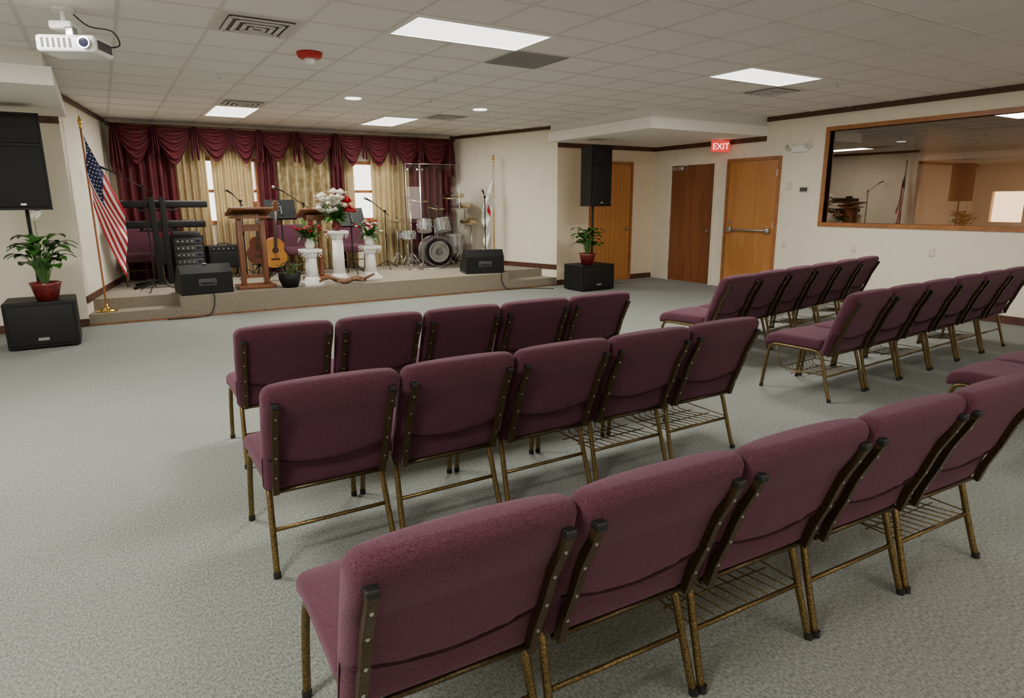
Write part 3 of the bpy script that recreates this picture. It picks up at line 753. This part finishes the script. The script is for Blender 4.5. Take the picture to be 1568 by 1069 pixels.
bouquet('red_flower_arrangement',(2.69,10.28,ST+.56),.26,.30,[M_petr,M_petr,M_petr,M_petp],20,nl=46,fr=.038)
bouquet('white_rose_arrangement',(3.20,10.52,ST+.82),.29,.60,[M_petw],36,nl=70,fr=.075,vase=M_pot,side=M_petr)
bouquet('pink_flower_arrangement',(3.73,10.5,ST+.56),.24,.34,[M_petr,M_petp,M_petr,M_petw],18,nl=46,fr=.036)
b=B(); b.lathe([(.11,0),(.16,.12),(.165,.20),(.15,.2),(.14,.1)],M_black,n=20); b.lathe([(.14,.165),(.001,.17)],M_soil,n=16)
for i in range(9):
    a=random.random()*6.28; b.tube(smoothpath([(.05*math.cos(a),.05*math.sin(a),.16),(.1*math.cos(a),.1*math.sin(a),.28),(.2*math.cos(a+.4),.2*math.sin(a+.4),.36)]),.004,M_stem,4)
b.tube(smoothpath([(-.15,0,.18),(-.1,0,.36),(.1,0,.36),(.15,0,.18)]),.006,M_black,6)
b.obj('black_basket_planter',(2.33,10.2,ST))
b=B(); 
b.tube(smoothpath([(-.44,.02,.06),(-.3,-.03,.12),(-.15,.03,.06),(0,0,.045),(.14,-.03,.09),(.27,.03,.06),(.45,0,.13)],5),[.016+.026*math.sin(math.pi*i/30) for i in range(31)],M_drift,8)
b.tube(smoothpath([(-.2,.03,.05),(-.05,-.05,.04),(.1,-.06,.08),(.25,-.07,.035)],4),[.014+.016*math.sin(math.pi*i/12) for i in range(13)],M_drift,6)
b.tube(smoothpath([(.1,.0,.05),(.2,.05,.035),(.33,.06,.03)],3),.018,M_drift,6)
b.sph((-.0,0,.035),.035,M_drift,(1.5,1,.9))
b.obj('driftwood_branch',(3.2,10.12,ST+.002))
def lily(name,loc,R_,nl,flowers,hh):
    b=B(); b.lathe([(.10,0),(.14,.16),(.155,.2),(.14,.2),(.13,.15)],M_pot,n=24,flute=.05); b.lathe([(.135,.17),(.001,.175)],M_soil,n=14)
    for i in range(nl):
        a=2*math.pi*i/nl*2.4+random.random()*.5; hgt=hh*(.25+.75*random.random()); q=.03+.1*random.random()
        bx=(q*math.cos(a),q*math.sin(a),.17+hgt*.6)
        b.tube(smoothpath([(.02*math.cos(a),.02*math.sin(a),.16),(q*.6*math.cos(a),q*.6*math.sin(a),.17+hgt*.35),bx]),.004,M_stem,5)
        leaf(b,bx,a,R_*(.8+.5*random.random()),.06+.025*random.random(),M_leaf,.8,.85)
    for (fx,fy,fz) in flowers:
        b.tube(smoothpath([(0,0,.17),(fx*.5,fy*.5,fz*.6),(fx,fy,fz)]),.004,M_stem,5); b.cyl((fx,fy,fz),(fx+.005,fy,fz+.07),.009,M_ivory,8)
        leaf(b,(fx,fy-.01,fz-.03),1.2,.13,.05,M_petw,.1,1.0)
    b.obj(name,loc)
lily('potted_peace_lily',(-.62,8.80,.52),.25,38,[(.0,-.05,.90)],.85)
lily('potted_peace_lily',(7.22,9.10,.46),.24,34,[],.72)

# ------------------------------------------------------------------ drum kit
b=B()
def drum(c,r,h,axis,shell=M_shell,head=M_drumhead,both=True):
    c=Vector(c);a=Vector(axis).normalized(); p0=c-a*h/2;p1=c+a*h/2
    b.cyl(p0,p1,r,shell,28); 
    for p,s in ((p0,-1),(p1,1)):
        b.cyl(p-a*.012,p+a*.012,r*1.04,M_chrome,28); b.cyl(p+a*s*.011,p+a*s*.0135,r*.95,head,28)
    u=a.orthogonal().normalized();w=a.cross(u)
    for k in range(8):
        d=u*math.cos(k*math.pi/4)+w*math.sin(k*math.pi/4); b.tube([p0+d*r*1.03,p1+d*r*1.03],.005,M_chrome,5)
def stand(x,y,h,top=None):
    for k in range(3):
        a=2*math.pi*k/3+x; b.tube([(x,y,.3),(x+.2*math.cos(a),y+.2*math.sin(a),.012)],.009,M_chrome,6); b.tube([(x,y,.12),(x+.13*math.cos(a),y+.13*math.sin(a),.13)],.005,M_chrome,5)
    if top: b.tube([(x,y,.1),(x,y,h)],.011,M_chrome,8); b.tube([(x,y,h),top],.008,M_chrome,6); return Vector(top)
    b.tube([(x,y,.1),(x,y,h+.04)],.011,M_chrome,8); return Vector((x,y,h))
def cymbal(c,r,tilt=(0,0)):
    T=Matrix.Translation(c)@Matrix.Rotation(tilt[0],4,'X')@Matrix.Rotation(tilt[1],4,'Y')
    b.lathe([(r,0),(r*.6,.012),(r*.2,.02),(r*.14,.035),(.008,.042)],M_cym,n=28,M=T); b.cyl((0,0,.04),(0,0,.07),.01,M_cap,8,M=T)
drum((0,-.05,.30),.29,.42,(0,1,0),head=M_black)
b.cyl((0,-.276,.30),(0,-.2745,.30),.08,M_grey,24); b.lathe([(.205,0),(.20,.002),(.195,0)],M_drumhead,n=28,M=Matrix.Translation((0,-.276,.30))@Matrix.Rotation(math.pi/2,4,'X'))
for s in (-1,1): b.tube([(s*.25,-.1,.2),(s*.36,-.2,.01)],.01,M_chrome,6)
drum((-.2,0,.80),.15,.2,(.1,.3,1)); drum((.17,0,.81),.16,.22,(-.1,.3,1)); drum((.5,.22,.42),.2,.36,(0,.0,1)); drum((-.5,.2,.62),.18,.14,(0,.05,1))
b.tube([(0,-.05,.58),(0,-.02,.8)],.014,M_chrome,8); b.tube([(-.1,0,.78),(.1,0,.78)],.01,M_chrome,6)
for s,t in ((.35,.35),(.65,.35),(.5,.03)): b.tube([(s,t,.5),(s,t,.01)],.008,M_chrome,6)
stand(-.5,.2,.52)
c=stand(-.72,.15,.92); cymbal(c,.19); cymbal(c-Vector((0,0,.03)),.19,(math.pi,0))
c=stand(-.5,-.1,1.2,(-.35,-.02,1.32)); cymbal(c,.24,(.25,.1))
c=stand(.5,-.15,1.25,(.38,-.08,1.38)); cymbal(c,.24,(.25,-.15))
c=stand(.70,.1,1.1,(.60,.05,1.18)); cymbal(c,.25,(.2,-.2))
c=stand(.70,-.25,.80,(.66,-.25,.88)); cymbal(c,.2,(.3,-.1))
c=stand(.15,.25,1.05,(.1,.2,1.16)); cymbal(c,.2,(.25,.1))
b.lathe([(.17,.5),(.18,.53),(.17,.56),(.02,.565)],M_black,(0,.33,0),20); b.cyl((0,.33,.1),(0,.33,.5),.02,M_chrome,8)
for k in range(3): a=k*2.1; b.tube([(0,.33,.2),(.2*math.cos(a),.33+.1*math.sin(a),.01)],.01,M_chrome,6)
b.obj('drum_kit',(5.63,12.02,ST),-.12)
b=B()
def pan(p,q,h):
    p=Vector((*p,0));q=Vector((*q,0));d=(q-p).normalized();n=Vector((-d.y,d.x,0))*.003
    vs=[p-n,q-n,q+n,p+n]; vs=vs+[v+Vector((0,0,h)) for v in vs]
    b.add(vs,[(3,2,1,0),(4,5,6,7),(0,1,5,4),(1,2,6,5),(2,3,7,6),(3,0,4,7)],M_acr,False)
    for e in (p,q): b.tube([e,e+Vector((0,0,h))],.007,M_steel,6)
    b.tube([p+Vector((0,0,h)),q+Vector((0,0,h))],.005,M_steel,6)
    b.tube([p+Vector((0,0,.01)),q+Vector((0,0,.01))],.01,M_steel,6)
    for z in (.1,h-.1):
        for e in (p+d*.04,q-d*.04): b.cyl(e+Vector((0,0,z))-n*3,e+Vector((0,0,z))+n*3,.02,M_chrome,8)
pan((0,0),(.79,-.02),1.95); pan((-.25,.10),(-.01,0.01),1.95)
b.obj('clear_drum_shield',(5.10,11.42,ST))

# ------------------------------------------------------------------ world + camera
w=bpy.data.worlds.new('world'); scene.world=w; w.use_nodes=True
bg=w.node_tree.nodes['Background']; bg.inputs[0].default_value=(1,.90,.75,1); bg.inputs[1].default_value=4.5
sun=bpy.data.lights.new('sun','SUN'); sun.energy=1.6; sun.angle=math.radians(8); sun.color=(1,.80,.58)
so=bpy.data.objects.new('sun',sun); scene.collection.objects.link(so)
so.rotation_euler=Vector((-.12,1,-.52)).to_track_quat('-Z','Y').to_euler()

yaw,pitch,roll=math.radians(31.78),math.radians(12.79),math.radians(.37)
f=Vector((math.sin(yaw)*math.cos(pitch),math.cos(yaw)*math.cos(pitch),-math.sin(pitch)))
r=Vector((math.cos(yaw),-math.sin(yaw),0)); d=f.cross(r)
r2=r*math.cos(roll)+d*math.sin(roll); d2=-r*math.sin(roll)+d*math.cos(roll); up=-d2
cam=bpy.data.cameras.new('camera'); co=bpy.data.objects.new('camera',cam); scene.collection.objects.link(co)
co.matrix_world=Matrix(((r2.x,up.x,-f.x,0),(r2.y,up.y,-f.y,0),(r2.z,up.z,-f.z,1.55),(0,0,0,1)))
cam.sensor_width=36; cam.sensor_fit='HORIZONTAL'; cam.lens=36*991/1568; cam.clip_start=.05; cam.clip_end=100
scene.camera=co
